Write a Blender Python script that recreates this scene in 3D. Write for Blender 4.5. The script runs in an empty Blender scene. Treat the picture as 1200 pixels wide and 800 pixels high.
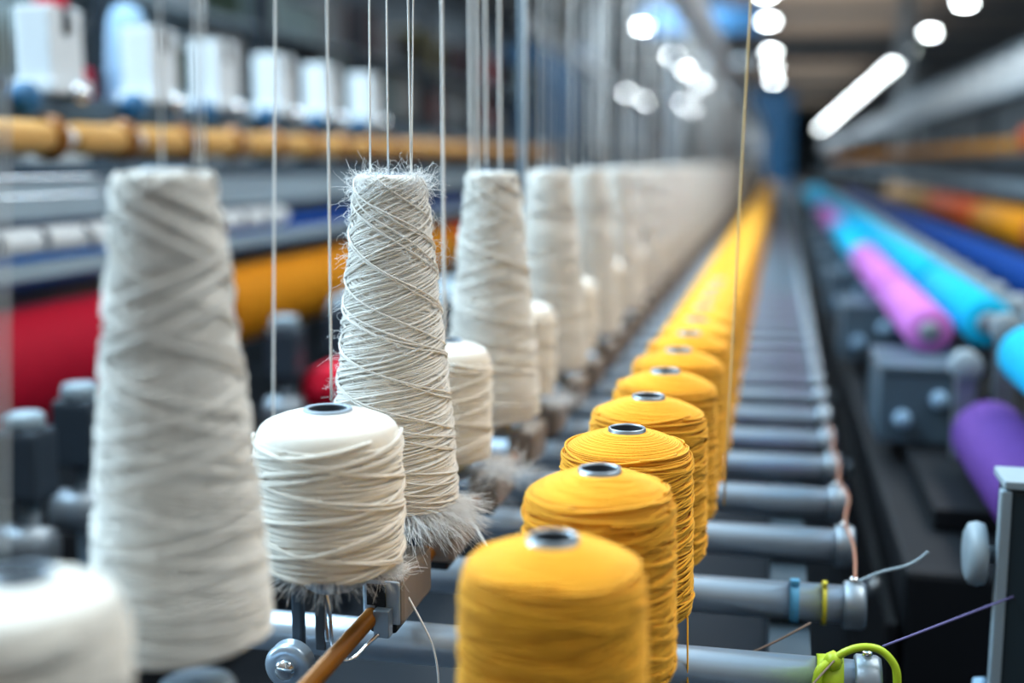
import bpy, math, random
import numpy as np
from mathutils import Vector, Matrix
random.seed(7)
PI = math.pi
EYE = 1.15                      # eye height above the hall floor; heights below are given relative to the eye
sc = bpy.context.scene
COL = sc.collection

# ------------------------------------------------------------------ mesh builder
class MB:
    def __init__(self):
        self.v, self.f, self.n, self.sm = [], [], 0, []
    def add(self, V, F, smooth=True):
        V = np.asarray(V, float).reshape(-1, 3)
        self.v.append(V)
        for f in F:
            self.f.append(tuple(int(i) + self.n for i in f)); self.sm.append(smooth)
        self.n += len(V)
        return self
    def box(self, c, s, rz=0.0, rx=0.0, ry=0.0):
        hx, hy, hz = s[0] / 2, s[1] / 2, s[2] / 2
        P = np.array([(x, y, z) for z in (-hz, hz) for y in (-hy, hy) for x in (-hx, hx)])
        if rz or rx or ry:
            M = np.array((Matrix.Rotation(rz, 3, 'Z') @ Matrix.Rotation(ry, 3, 'Y') @ Matrix.Rotation(rx, 3, 'X')))
            P = P @ M.T
        P = P + np.array(c)
        return self.add(P, [(0, 2, 3, 1), (4, 5, 7, 6), (0, 1, 5, 4), (2, 6, 7, 3), (0, 4, 6, 2), (1, 3, 7, 5)], False)
    def lathe(self, prof, seg=32, c=(0, 0, 0), axis='z', close=False):
        """prof: list of (r, z). r==0 ends are closed by a point fan."""
        prof = np.asarray(prof, float)
        a = np.linspace(0, 2 * PI, seg, endpoint=False)
        r, z = prof[:, 0], prof[:, 1]
        X = np.outer(r, np.cos(a)); Y = np.outer(r, np.sin(a)); Z = np.repeat(z[:, None], seg, 1)
        P = np.stack([X, Y, Z], -1).reshape(-1, 3)
        if axis == 'x': P = P[:, [2, 0, 1]]
        if axis == 'y': P = P[:, [1, 2, 0]]
        F = []
        m = len(prof)
        for i in range(m if close else m - 1):
            i2 = (i + 1) % m
            for j in range(seg):
                k = (j + 1) % seg
                F.append((i * seg + j, i * seg + k, i2 * seg + k, i2 * seg + j))
        return self.add(P + np.array(c), F, True)
    def tube(self, pts, r, seg=6, cap=True, up=None):
        P = np.asarray(pts, float)
        T = np.gradient(P, axis=0); T /= np.linalg.norm(T, axis=1)[:, None] + 1e-12
        if up is None:
            u = np.array((0, 0, 1.0)) if abs(T[:, 2]).mean() < .8 else np.array((1.0, 0, 0))
            up = np.repeat(u[None], len(P), 0)
        B = np.cross(T, up); B /= np.linalg.norm(B, axis=1)[:, None] + 1e-12
        N = np.cross(B, T)
        r = np.broadcast_to(np.asarray(r, float), (len(P),))
        a = np.linspace(0, 2 * PI, seg, endpoint=False)
        V = P[:, None] + (np.cos(a)[None, :, None] * N[:, None] + np.sin(a)[None, :, None] * B[:, None]) * r[:, None, None]
        n = len(P)
        i = np.arange(n - 1)[:, None] * seg; j = np.arange(seg)[None]; k = (j + 1) % seg
        F = np.stack([i + j, i + seg + j, i + seg + k, i + k], -1).reshape(-1, 4).tolist()
        if cap:
            F.append(tuple(range(seg))); F.append(tuple(range(n * seg - 1, (n - 1) * seg - 1, -1)))
        return self.add(V.reshape(-1, 3), F, True)
    def cyl(self, p0, p1, r, seg=16, r1=None):
        return self.tube([p0, p1], [r, r if r1 is None else r1], seg)
    def mesh(self, name):
        me = bpy.data.meshes.new(name)
        me.from_pydata(np.concatenate(self.v).tolist(), [], self.f)
        me.polygons.foreach_set('use_smooth', np.array(self.sm, bool))
        me.update()
        return me

def link(o):
    COL.objects.link(o); return o
def obj(name, mb, mat, parent=None, loc=None, bevel=0, kind=None):
    me = mb.mesh(name) if isinstance(mb, MB) else mb
    if mat is not None and not me.materials: me.materials.append(mat)
    o = link(bpy.data.objects.new(name, me))
    if parent is not None: o.parent = parent
    if loc is not None: o.location = loc
    if bevel:
        b = o.modifiers.new('bevel', 'BEVEL'); b.width = bevel; b.segments = 2; b.limit_method = 'ANGLE'
    if kind: o['kind'] = kind
    return o
def tag(o, label, cat, group=None):
    o['label'] = label; o['category'] = cat
    if group: o['group'] = group
    return o
def thing(name, label, cat, loc=(0, 0, 0), group=None, rz=0):
    """loc is relative to the eye height"""
    o = link(bpy.data.objects.new(name, None))
    o.location = (loc[0], loc[1], loc[2] + EYE); o.rotation_euler = (0, 0, rz); o.empty_display_size = .05
    return tag(o, label, cat, group)
def dup(root, loc, label, rz=None, group=None):
    def cp(o, par):
        c = o.copy(); COL.objects.link(c)
        if par is not None: c.parent = par
        for ch in o.children: cp(ch, c)
        return c
    r = cp(root, None)
    r.location = (loc[0], loc[1], loc[2] + EYE)
    if rz is not None: r.rotation_euler = (0, 0, rz)
    r['label'] = label
    if group: r['group'] = group
    return r
def struct(name, mb, mat):
    return obj(name, mb, mat, kind='structure')
ORD = ['nearest', 'second', 'third', 'fourth', 'fifth', 'sixth', 'seventh', 'eighth', 'ninth', 'tenth', 'eleventh', 'twelfth']

# ------------------------------------------------------------------ materials
def mat(name, col, rough=.6, metal=0.0, vary=.12, scale=30, bump=0.0, bscale=200, sheen=0, emit=None, spec=.5, col2=None):
    m = bpy.data.materials.new(name); m.use_nodes = True
    nt = m.node_tree; b = nt.nodes['Principled BSDF']
    b.inputs['Roughness'].default_value = rough; b.inputs['Metallic'].default_value = metal
    b.inputs['Specular IOR Level'].default_value = spec
    tc = nt.nodes.new('ShaderNodeTexCoord')
    n = nt.nodes.new('ShaderNodeTexNoise'); n.inputs['Scale'].default_value = scale; n.inputs['Detail'].default_value = 4
    nt.links.new(tc.outputs['Object'], n.inputs['Vector'])
    mx = nt.nodes.new('ShaderNodeMix'); mx.data_type = 'RGBA'
    c = np.array(col)
    c2 = np.clip(c * (1 - vary), 0, 1) if col2 is None else np.array(col2)
    mx.inputs[6].default_value = (*np.clip(c * (1 + vary * .4), 0, 1), 1); mx.inputs[7].default_value = (*c2, 1)
    nt.links.new(n.outputs['Fac'], mx.inputs[0]); nt.links.new(mx.outputs[2], b.inputs['Base Color'])
    if sheen:
        b.inputs['Sheen Weight'].default_value = sheen; b.inputs['Sheen Roughness'].default_value = .5
    if bump:
        n2 = nt.nodes.new('ShaderNodeTexNoise'); n2.inputs['Scale'].default_value = bscale; n2.inputs['Detail'].default_value = 3
        nt.links.new(tc.outputs['Object'], n2.inputs['Vector'])
        bp = nt.nodes.new('ShaderNodeBump'); bp.inputs['Strength'].default_value = bump; bp.inputs['Distance'].default_value = .002
        nt.links.new(n2.outputs['Fac'], bp.inputs['Height']); nt.links.new(bp.outputs['Normal'], b.inputs['Normal'])
    if emit:
        b.inputs['Emission Color'].default_value = (*emit[0], 1); b.inputs['Emission Strength'].default_value = emit[1]
    return m
WHITE = mat('ecru_yarn', (.86, .825, .768), .85, vary=.10, scale=60, bump=.3, bscale=900, sheen=.7)
WHITE2 = mat('natural_yarn', (.86, .80, .71), .85, vary=.10, scale=60, bump=.3, bscale=900, sheen=.6)
LINT = mat('cotton_lint', (.88, .89, .90), .9, vary=.05, sheen=.3)
YEL = mat('golden_yarn', (.94, .445, .030), .85, vary=.14, scale=45, bump=.3, bscale=900, sheen=.12, spec=.2)
STEEL = mat('brushed_steel', (.46, .56, .67), .32, .65, vary=.2, scale=25)
STEELD = mat('dull_steel', (.30, .36, .42), .45, .8, vary=.3, scale=18)
CHROME = mat('chrome', (.80, .82, .85), .14, 1.0, vary=.05)
ALU = mat('tube_aluminium', (.36, .41, .46), .32, .85, vary=.1)
PAPER = mat('bobbin_tube_grey', (.30, .37, .45), .5, vary=.1)
BORE = mat('dark_tube_inside', (.035, .045, .06), .6)  # shade inside the tube holes put into the colour; clip tab shares it
BEIGE = mat('beige_plastic', (.25, .20, .165), .5, vary=.1)
AMBER = mat('amber_rod', (.30, .11, .012), .28, .2, vary=.25, scale=40)
BLACK = mat('black_plastic', (.006, .007, .010), .6, vary=.2, spec=.3)
TEAL = mat('dark_teal_paint', (.022, .040, .054), .5, vary=.2, scale=8, spec=.3)
DARK = mat('dark_machine_paint', (.005, .007, .011), .65, vary=.35, scale=8, spec=.25)
NAVY = mat('slate_machine_paint', (.026, .042, .064), .5, vary=.3, scale=8)
SLATE = mat('blue_grey_paint', (.065, .110, .155), .45, vary=.25, scale=8)
GREYB = mat('pale_grey_paint', (.30, .39, .46), .45, vary=.15, scale=8)
PALE = mat('white_plastic', (.70, .74, .77), .4, vary=.06)
PINK = mat('orchid_yarn', (.58, .19, .62), .8, vary=.12, scale=40, spec=.15)
PURPLE = mat('purple_yarn', (.13, .055, .30), .8, vary=.15, scale=40, spec=.15)
CYAN = mat('sky_blue_yarn', (.01, .55, .92), .8, vary=.12, scale=40, spec=.15)
NAVYF = mat('navy_fabric', (.003, .045, .24), .8, vary=.2, scale=20, spec=.15)
REDF = mat('crimson_fabric', (.55, .006, .03), .7, vary=.15, scale=20, spec=.15)
ORF = mat('orange_fabric', (.88, .32, .012), .7, vary=.12, scale=20, spec=.15)
REDOR = mat('vermilion_fabric', (.78, .12, .03), .7, vary=.12, scale=20, spec=.15)
BLUEF = mat('blue_fabric', (.015, .12, .36), .7, vary=.2, scale=20, spec=.15)
WOODY = mat('ochre_yarn', (.62, .33, .09), .7, vary=.3, scale=30)
SKYB = mat('powder_blue_plastic', (.30, .50, .72), .5, vary=.08)
ROYAL = mat('royal_blue_paint', (.006, .105, .25), .5, vary=.1)
TIEB = mat('blue_tie', (.10, .42, .72), .5)
TIEY = mat('yellow_tie', (.62, .55, .03), .5)
LIME = mat('lime_tape', (.48, .66, .02), .45, vary=.15)
THREADW = mat('white_thread', (.95, .94, .92), .6, vary=.05)
THREADG = mat('tan_thread', (.72, .50, .22), .8, vary=.08)
THREADP = mat('violet_thread', (.13, .12, .30), .8)
THREADB = mat('brown_thread', (.20, .14, .11), .8)
CORD = mat('rust_cord', (.30, .06, .035), .8, vary=.4, scale=60, col2=(.26, .20, .13))
FLOOR = mat('floor_paint', (.010, .016, .026), .6, vary=.3, scale=2)
CEIL = mat('ceiling_sheet', (.42, .37, .33), .8, vary=.3, scale=.6)
WALLM = mat('wall_paint', (.20, .24, .27), .8, vary=.15, scale=1)
PILM = mat('pillar_paint', (.42, .46, .48), .7, vary=.1)
LAMP = mat('lamp_diffuser', (.9, .9, .9), .4, emit=((.88, .97, 1.0), 45.0))

# ------------------------------------------------------------------ yarn packages
def prof_fn(prof):
    P = np.asarray(prof, float)
    d = np.r_[0, np.cumsum(np.hypot(*np.diff(P, axis=0).T))]
    def fn(s):
        s = np.clip(s, 0, d[-1])
        r = np.interp(s, d, P[:, 0]); z = np.interp(s, d, P[:, 1])
        e = .004
        r2 = np.interp(np.clip(s + e, 0, d[-1]), d, P[:, 0]) - np.interp(np.clip(s - e, 0, d[-1]), d, P[:, 0])
        z2 = np.interp(np.clip(s + e, 0, d[-1]), d, P[:, 1]) - np.interp(np.clip(s - e, 0, d[-1]), d, P[:, 1])
        L = np.hypot(r2, z2) + 1e-9
        return r, z, z2 / L, -r2 / L
    def s_at_z(z):            # arc length of the side at height z
        i = np.argmax(P[:, 0])
        return float(np.interp(z, P[1:, 1], d[1:]))
    return fn, d[-1], s_at_z
def strand(mb, fn, s0, s1, turns, ph, rad, lift=0, wob=0, lw=0, rng=None, seg=56, g=None, sides=4):
    n = max(8, int(abs(turns) * seg))
    u = np.linspace(0, 1, n)
    th = ph + 2 * PI * turns * u
    s = s0 + (s1 - s0) * (g(u) if g else u)
    for k in range(3):
        f, p, q = rng.uniform(.7, 3.6), rng.uniform(0, 6.28), rng.uniform(0, 6.28)
        s = s + wob * np.sin(f * th + p) / 1.7
        lift = lift + lw * np.sin(f * 1.7 * th + q) / 1.7
    r, z, nr, nz = fn(s)
    rr = r + nr * lift; zz = z + nz * lift
    c, sn = np.cos(th), np.sin(th)
    P = np.stack([rr * c, rr * sn, zz], -1)
    N = np.stack([nr * c, nr * sn, nz], -1)
    mb.tube(P, rad, sides, cap=True, up=N)
CONE = [(.018, 0), (.055, 0), (.0610, .004), (.0628, .012), (.0630, .03), (.0585, .09), (.0520, .16), (.0445, .235),
        (.0375, .30), (.0345, .322), (.0325, .331), (.0280, .3355), (.0150, .3365)]
BOB = [(.018, 0), (.056, 0), (.0612, .004), (.0628, .014), (.0632, .05), (.0630, .098), (.0622, .114), (.0600, .1215), (.0545, .1270),
       (.042, .1318), (.030, .1348), (.0205, .1362)]
YPK = [(.018, 0), (.057, 0), (.0625, .006), (.0640, .018), (.0632, .06), (.0620, .11), (.0612, .146), (.0602, .1565), (.0570, .1640),
       (.0490, .1690), (.036, .1745), (.0250, .1780), (.0165, .1795)]
def smooth_prof(prof, n=60):
    P = np.asarray(prof, float); d = np.r_[0, np.cumsum(np.hypot(*np.diff(P, axis=0).T))]
    t = np.linspace(0, d[-1], n)
    return np.stack([np.interp(t, d, P[:, 0]), np.interp(t, d, P[:, 1])], -1)
def inset(prof, e):
    P = np.asarray(prof, float).copy(); fn, L, _ = prof_fn(P)
    d = np.r_[0, np.cumsum(np.hypot(*np.diff(P, axis=0).T))]
    r, z, nr, nz = fn(d)
    P[:, 0] -= nr * e; P[:, 1] -= nz * e
    return P
def cone_yarn(seed, up=44, down=22, cross=6, seg=56, sides=4, rad=.00088, bundles=0):
    rng = random.Random(seed); mb = MB()
    mb.lathe(smooth_prof(inset(CONE, .0019), 50), 48)
    fn, L, sz = prof_fn(CONE)
    a, b = sz(.006), sz(.3345)
    g = lambda u: .36 * u + .64 * u * u
    for i in range(down):
        strand(mb, fn, a + rng.uniform(0, .015), b, -4.6 + rng.uniform(-.4, .4), rng.uniform(0, 6.28), rad, rng.uniform(-.0012, -.0004), .0012, .0001, rng, seg, g, sides)
    for i in range(up):
        strand(mb, fn, a + rng.uniform(0, .02), b - rng.uniform(0, .006), 5.0 + rng.uniform(-.5, .5), 2 * PI * i / up + rng.uniform(-.16, .16), rad * rng.uniform(.75, 1.25), rng.uniform(-.0011, .0008), .0013, .0002, rng, seg, g, sides)
    for i in range(cross):
        ph = rng.uniform(0, 6.28); t = -3.4 + rng.uniform(-.5, .5)
        for k in range(rng.choice((1, 2, 2))):
            strand(mb, fn, a, b - .004, t, ph + .08 * k, rad * 1.15, .0017 + .0003 * k, .0016, .0002, rng, seg, g, sides)
    for i in range(5):
        strand(mb, fn, a, b - .004, 4.2 + rng.uniform(-.5, .5), rng.uniform(0, 6.28), rad * 1.2, .0016, .0016, .0002, rng, seg, g, sides)
    for i in range(bundles):
        sg = 1 if i % 2 else -1; ph = rng.uniform(0, 6.28); t = sg * rng.uniform(3.2, 5.5)
        for k in range(5):
            strand(mb, fn, a, b - .006, t, ph + .045 * k * sg, rad * 1.25, .0018 + .0008 * (2 - abs(k - 2)) / 2, .0004, .0001, random.Random(seed + i), seg, g, sides)
    return mb
def bob_yarn(seed, dense=2, cross=5, seg=64, sides=4, rad=.00120):
    rng = random.Random(seed); mb = MB()
    P = inset(BOB, .0003); P[:6, 0] -= .0016
    mb.lathe(smooth_prof(P, 46), 56)
    fn, L, sz = prof_fn(BOB)
    a, b = sz(.003), sz(.113)
    for i in range(dense):
        strand(mb, fn, a, b, (.109 / (.0030 + .0012 * i)) * (1 if i % 2 else -1), rng.uniform(0, 6.28), rad, -.0003 + .0004 * i, .0016, .0003, rng, seg, None, sides)
    for i in range(cross):
        ph = rng.uniform(0, 6.28); sg = 1 if i % 3 else -1; t = sg * rng.uniform(1.5, 2.1)
        for k in range(2):
            strand(mb, fn, a, b + .004, t, ph + .10 * k * sg, rad * 1.3, .0015 + .0003 * k, .0014, .0002, rng, seg, None, sides)
    return mb
def yel_yarn(seed, dense=2, cross=24, seg=64, sides=4, rad=.00118, top=True):
    rng = random.Random(seed); mb = MB()
    P = inset(YPK, .0005); P[:8, 0] -= .0022
    mb.lathe(smooth_prof(P, 50), 56)
    fn, L, sz = prof_fn(YPK)
    a, b = sz(.003), sz(.154)
    for i in range(dense):
        strand(mb, fn, a, b, (.15 / (.0040 + .0008 * i)) * (1 if i % 2 else -1), rng.uniform(0, 6.28), rad, -.0008 + .0005 * i, .0042, .0006, rng, seg, None, sides)
    for i in range(cross):
        sg = 1 if rng.random() < .66 else -1
        strand(mb, fn, a + rng.uniform(0, .03), b - rng.uniform(0, .012) + .004, sg * rng.uniform(1.6, 4.6), rng.uniform(0, 6.28), rad * rng.uniform(.9, 1.25),
               rng.uniform(-.0004, .0016), .0036, .0007, rng, seg, None, sides)
    if top:
        strand(mb, fn, b - .004, L - .006, 26, 0, rad * .62, -.0007, .0005, .0001, rng, seg, None, sides)
        for i in range(5):
            strand(mb, fn, b - .010, b + .012, rng.choice((-1, 1)) * rng.uniform(.7, 1.4), rng.uniform(0, 6.28), rad * 1.1, .0008, .002, .0004, rng, seg, None, sides)
    return mb
def ring(r0, r1, z0, z1, seg=40):       # hollow tube end
    return MB().lathe([(r0, z0), (r1, z0), (r1, z1 - .0006), (r1 - .0008, z1), (r0 + .0008, z1), (r0, z1 - .0006)], seg, close=True)
def hair(mb, base, direc, length, rad, rng, curl=1.0, n=10):
    p = np.array(base, float); d = np.array(direc, float); d /= np.linalg.norm(d)
    ax = np.array([rng.gauss(0, 1) for _ in range(3)]); ax /= np.linalg.norm(ax)
    k = rng.gauss(0, 1) * curl; pts = [p.copy()]
    for i in range(n):
        d = d + np.cross(ax, d) * k / n + np.array([rng.gauss(0, .05) for _ in range(3)]) * curl
        d /= np.linalg.norm(d); p = p + d * length / n; pts.append(p.copy())
    mb.tube(pts, np.linspace(rad, rad * .6, len(pts)), 3, cap=False)
def cone_fuzz(seed, n=420):
    rng = random.Random(seed); mb = MB(); fn, L, sz = prof_fn(CONE)
    for i in range(n):
        if rng.random() < .28: z = rng.uniform(.315, .336)
        else: z = rng.uniform(.07, .335)
        s = sz(z); r, zz, nr, nz = [float(q) for q in fn(s)]
        th = rng.uniform(0, 6.28)
        b = (r * math.cos(th), r * math.sin(th), zz)
        d = (nr * math.cos(th) + rng.gauss(0, .5), nr * math.sin(th) + rng.gauss(0, .5), nz + rng.gauss(.1, .5))
        hair(mb, b, d, rng.uniform(.010, .032), .00021, rng, rng.choice((3, 7, 10)), 14)
    return mb
def base_lint(seed, n=420, c=(0, 0, 0), ang=(-1.1, .9), r0=.045, ln=(.02, .055), droop=-.55):
    """a skirt of loose cotton fibres brushed outwards from under a package"""
    rng = random.Random(seed); mb = MB()
    for i in range(n):
        th = rng.uniform(*ang); z = rng.uniform(-.004, .014)
        r = r0 + rng.uniform(0, .016)
        d = (math.cos(th) + rng.gauss(0, .22), math.sin(th) + rng.gauss(0, .22), droop + rng.gauss(0, .28))
        hair(mb, (c[0] + r * math.cos(th), c[1] + r * math.sin(th), c[2] + z), d, rng.uniform(*ln), .00022, rng, .35, 5)
    return mb

cone_hi = [cone_yarn(s, bundles=q).mesh('yarn_winding') for s, q in ((11, 1), (12, 6), (13, 0))]
cone_lo = cone_yarn(21, 20, 8, 3, 28, 3, .0013).mesh('yarn_winding')
bob_hi = [bob_yarn(s).mesh('yarn_winding') for s in (31, 32)]
bob_lo = bob_yarn(33, 1, 3, 28, 3, .0014).mesh('yarn_winding')
yel_hi = [yel_yarn(s).mesh('yarn_winding') for s in (41, 42, 43)]
yel_lo = yel_yarn(44, 1, 8, 28, 3, .0014, False).mesh('yarn_winding')
for m in cone_hi + [cone_lo]: m.materials.append(WHITE)
for m in bob_hi + [bob_lo]: m.materials.append(WHITE2)
for m in yel_hi + [yel_lo]: m.materials.append(YEL)
cone_tube = MB().lathe([(.012, .30), (.0155, .30), (.0150, .3368), (.0118, .3368)], 24, close=True).mesh('cone_tube')
bob_tube = ring(.0168, .0212, .06, .1382).mesh('tube_core')
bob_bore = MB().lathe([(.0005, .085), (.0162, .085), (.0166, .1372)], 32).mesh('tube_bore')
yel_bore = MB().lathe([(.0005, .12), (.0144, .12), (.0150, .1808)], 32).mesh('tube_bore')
yel_tube = ring(.0151, .0178, .08, .1822).mesh('tube_core')

XW = -.374                          # the white row
# --- tall white cones
cone_y = [.70, 1.13, 1.56] + [1.97 + .42 * i for i in range(58)]
cone_lab = ['large out of focus white yarn cone in the left foreground',
            'sharply focused tall white yarn cone with frizzy lint behind short white bobbin',
            'third tall white yarn cone of the row, just past the fuzzy one',
            'fourth tall white yarn cone counted from the near end', 'fifth tall white yarn cone counted from the near end',
            'sixth tall white yarn cone counted from the near end']
BASE = -.347
def cone(i, y):
    far = i >= 6
    z = BASE + (.029 if i == 0 else 0)
    lab = cone_lab[i] if not far else 'blurred tall white yarn cone in the far pale stretch of the white row'
    t = thing('yarn_cone', lab, 'yarn cone', (XW - (.008 if i == 0 else 0), y, z), 'tall white cones of the spindle row', rz=[1.1, .35, 2.2, 4.0, 5.2][i % 5])
    obj('yarn_winding', cone_lo if far else cone_hi[(1, 2, 0, 1, 0, 1)[i]], WHITE, t)
    if i == 0: t.scale = (.90, .90, .936)
    if not far:
        obj('cone_tube', cone_tube, PAPER, t)
    if i == 1:
        obj('lint_fuzz', cone_fuzz(3, 1500), LINT, t, kind='stuff')
        obj('base_lint', base_lint(5, 900, ang=(-1.9 - .35, .75 - .35)), LINT, t, kind='stuff')
    return t
c0 = None
for i, y in enumerate(cone_y):
    if i < 7: c0 = cone(i, y)
    else: dup(c0, (XW, y, BASE), c0['label'], rz=i * 1.3)
# --- short white bobbins between them
bob_y = [.52, .95, 1.335, 1.75, 2.17] + [2.59 + .42 * i for i in range(56)]
bob_s = [.81, 1.0, .80, .80, .80]
bob_lab = ['short white bobbin cut off at the bottom left corner', 'short white bobbin in front of the fuzzy white cone',
           'short white bobbin half hidden between second and third white cones', 'short white bobbin behind the third tall white cone',
           'short white bobbin behind the fourth tall white cone']
b0 = None
for i, y in enumerate(bob_y):
    if i <= 5:
        far = i >= 5
        lab = bob_lab[i] if not far else 'blurred short white bobbin low in the far part of the white row'
        t = thing('yarn_bobbin', lab, 'yarn bobbin', (XW, y, BASE + .0), 'short white bobbins between the tall cones', rz=[.3, 5.1, 2.0][i % 3])
        s = .80 if i >= 2 else bob_s[i]
        obj('yarn_winding', bob_lo if far else bob_hi[i % 2], WHITE2, t)
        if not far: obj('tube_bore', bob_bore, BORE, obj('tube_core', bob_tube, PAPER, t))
        t.scale = (s, s, 1.03 if i >= 2 else 1.0)
        if i == 1:
            obj('base_lint', base_lint(6, 900, ang=(0, 6.28), r0=.034, ln=(.012, .030), droop=-.55), LINT, t, kind='stuff')
            t['label'] = bob_lab[1]
        b0 = t
    else:
        dup(b0, (XW, y, BASE), b0['label'], rz=i * 1.7)
# --- golden packages
yel_y = [.76, .947, 1.103, 1.266, 1.43] + [1.597 + .165 * i for i in range(88)]
yel_x = [-.141, -.137, -.134, -.131, -.128, -.126]
yel_lab = ['blurred golden yarn package nearest the camera at bottom centre', 'second golden yarn package, partly hidden by the nearest one',
           'third golden yarn package, sharply focused with glinting metal tube rim'] + \
          ['%s golden yarn package counted from the near end of the yellow row' % ORD[k] for k in range(3, 12)]
y0 = None
for i, y in enumerate(yel_y):
    x = yel_x[i] if i < 6 else -.124
    if i <= 12:
        far = i >= 7
        lab = yel_lab[i] if i < 12 else 'small blurred golden yarn package in the far end of the yellow row'
        t = thing('yarn_package', lab, 'yarn package', (x, y, -.430), 'golden yarn packages of the yellow row', rz=[2.5, 1.2, .4, 3.3, 4.4][i % 5])
        obj('yarn_winding', yel_lo if far else yel_hi[i % 3], YEL, t)
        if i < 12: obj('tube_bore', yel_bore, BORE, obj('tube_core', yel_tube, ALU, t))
        if i in (1, 2):
            rng = random.Random(50 + i); mb = MB()
            for k in range(70):
                th = rng.uniform(0, 6.28); zz = rng.uniform(.02, .155)
                hair(mb, (.0615 * math.cos(th), .0615 * math.sin(th), zz), (math.cos(th) + rng.gauss(0, .6), math.sin(th) + rng.gauss(0, .6), rng.gauss(0, .7)), rng.uniform(.004, .010), .0002, rng, 3, 6)
            obj('stray_fibres', mb, YEL, t, kind='stuff')
        y0 = t
    else:
        dup(y0, (x, y, -.430), y0['label'], rz=i * 1.9)

# ------------------------------------------------------------------ threads
def thread(p0, p1, r, m, lab, group=None, sag=0.0, name='thread', n=10):
    a, b = np.array(p0, float), np.array(p1, float)
    u = np.linspace(0, 1, n)[:, None]
    P = a + (b - a) * u + np.array((0, 0, -sag)) * 4 * u * (1 - u)
    mid = P[0].copy()
    o = obj(name, MB().tube(P - mid, r, 6), m, loc=(mid[0], mid[1], mid[2] + EYE))
    return tag(o, lab, 'thread', group)
ZT = .566
TG = 'white threads rising to the guide rail'
def rise(b, q, **k):       # straight thread from b through q up to the guide rail height
    b, q = np.array(b), np.array(q); return b, b + (q - b) * (ZT - b[2]) / (q[2] - b[2])
def up(b, q, r, lab): thread(*rise(b, q), r, THREADW, lab, TG)
up((-.588, 1.303, -.4585), (-.5646, 1.303, .181), .0014, 'white thread running up behind the left edge of the front bobbin')
up((-.375, .962, -.205), (-.371, .962, .133), .0011, 'white thread rising out of the hole of the focused short bobbin')
up((-.391, 1.12, -.010), (-.389, 1.12, .153), .0010, 'leftmost of the threads rising from the fuzzy cone top')
up((-.376, 1.13, -.010), (-.375, 1.13, .154), .0009, 'middle one of the threads rising from the fuzzy cone top')
up((-.351, 1.125, -.010), (-.352, 1.125, .153), .0010, 'rightmost of the threads rising from the fuzzy cone top')
up((-.351, 1.1275, -.012), (-.3475, 1.1275, .153), .0008, 'thin thread twisted beside the rightmost thread of the fuzzy cone')
up((-.378, 1.335, -.205), (-.378, 1.335, .18), .0017, 'white thread rising from the short bobbin behind the fuzzy cone')
up((-.378, .69, -.002), (-.375, .69, .098), .0009, 'left one of the soft threads above the large foreground cone')
up((-.360, .70, -.002), (-.356, .70, .099), .0010, 'middle one of the soft threads above the large foreground cone')
up((-.360, .71, -.002), (-.356, .71, .100), .0010, 'right one of the soft threads above the large foreground cone')
up((-.391, .53, -.203), (-.380, .53, -.047), .0013, 'very blurred thread at the left picture edge above the cut off bobbin')
for q, x in zip(('first', 'second', 'third', 'fourth'), (-.403, -.394, -.382, -.363)):
    up((x, 1.56, -.012), (x - .001, 1.56, .208), .0017, 'soft thread, %s of four above the third tall white cone' % q)
rng = random.Random(77)
for i, y in enumerate(cone_y[3:], 3):
    for k, dx in enumerate((-.022, -.004, .012, .026) if i < 5 else (-.018, .002, .02)):
        lab = 'hazy white thread in the pale veil of threads over the white row'
        yy = y + rng.uniform(-.02, .02)
        thread((XW + dx * .9, yy, -.009), (XW + dx, yy, ZT), .0012, THREADW, lab, TG, n=2)
for i, y in enumerate(bob_y[3:], 3):
    yy = y + rng.uniform(-.01, .01)
    thread((XW + .004, yy, -.206), (XW, yy, ZT), .0012, THREADW, 'hazy white thread in the pale veil of threads over the white row', TG, n=2)
thread((-.051, 1.35, -.39), (-.0275, 1.35, ZT), .0012, THREADG, 'tan thread slanting up along the right side of the yellow row')
thread((-.072, 1.085, -.424), (-.05, 1.02, -1.14), .0009, YEL, 'golden yarn end hanging below the third golden package', name='yarn_end')
thread((.1088, 1.12, -.4504), (.2825, 1.36, -.4687), .0013, THREADP, 'dark violet thread slanting past the grey panel at lower right')
thread((-.0651, 1.1187, -.494), (.0444, 1.1884, -.4595), .0013, THREADB, 'brown thread slanting across between the two nearest steel bars', sag=.004)
thread((-.02, .86, -.454), (.070, 1.10, -.452), .0009, THREADB, 'fine dark thread leading up to the lime green tape')
# guide rail above the white row
t = thing('guide_rail', 'long pale overhead guide rail over the white row of yarn', 'rail', (XW, 0, ZT))
obj('rail_body', MB().box((0, 15.2, .058), (.09, 27.6, .110)), PALE, t, bevel=.006)
mb = MB()
for i in range(120): mb.lathe([(.004, -.004), (.006, -.004), (.006, .004), (.004, .004)], 8, c=(0, 1.6 + .21 * i, -.006), close=True)
obj('thread_eyelets', mb, CHROME, t, kind='stuff')
for i, y in enumerate((2.23, 5.4, 9.0, 12.6, 16.2, 19.8, 23.4, 27.0)):
    lab = 'slender blue grey post between third and fourth tall white cones' if i == 0 else 'blurred slender post holding the guide rail further down the white row'
    mb = MB().cyl((0, 0, 0), (0, 0, ZT + 1.15), .008 if i == 0 else .014, 12)
    o = tag(obj('support_post', mb, SLATE, loc=(-.475, y, 0)), lab, 'post', 'posts of the guide rail')
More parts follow.
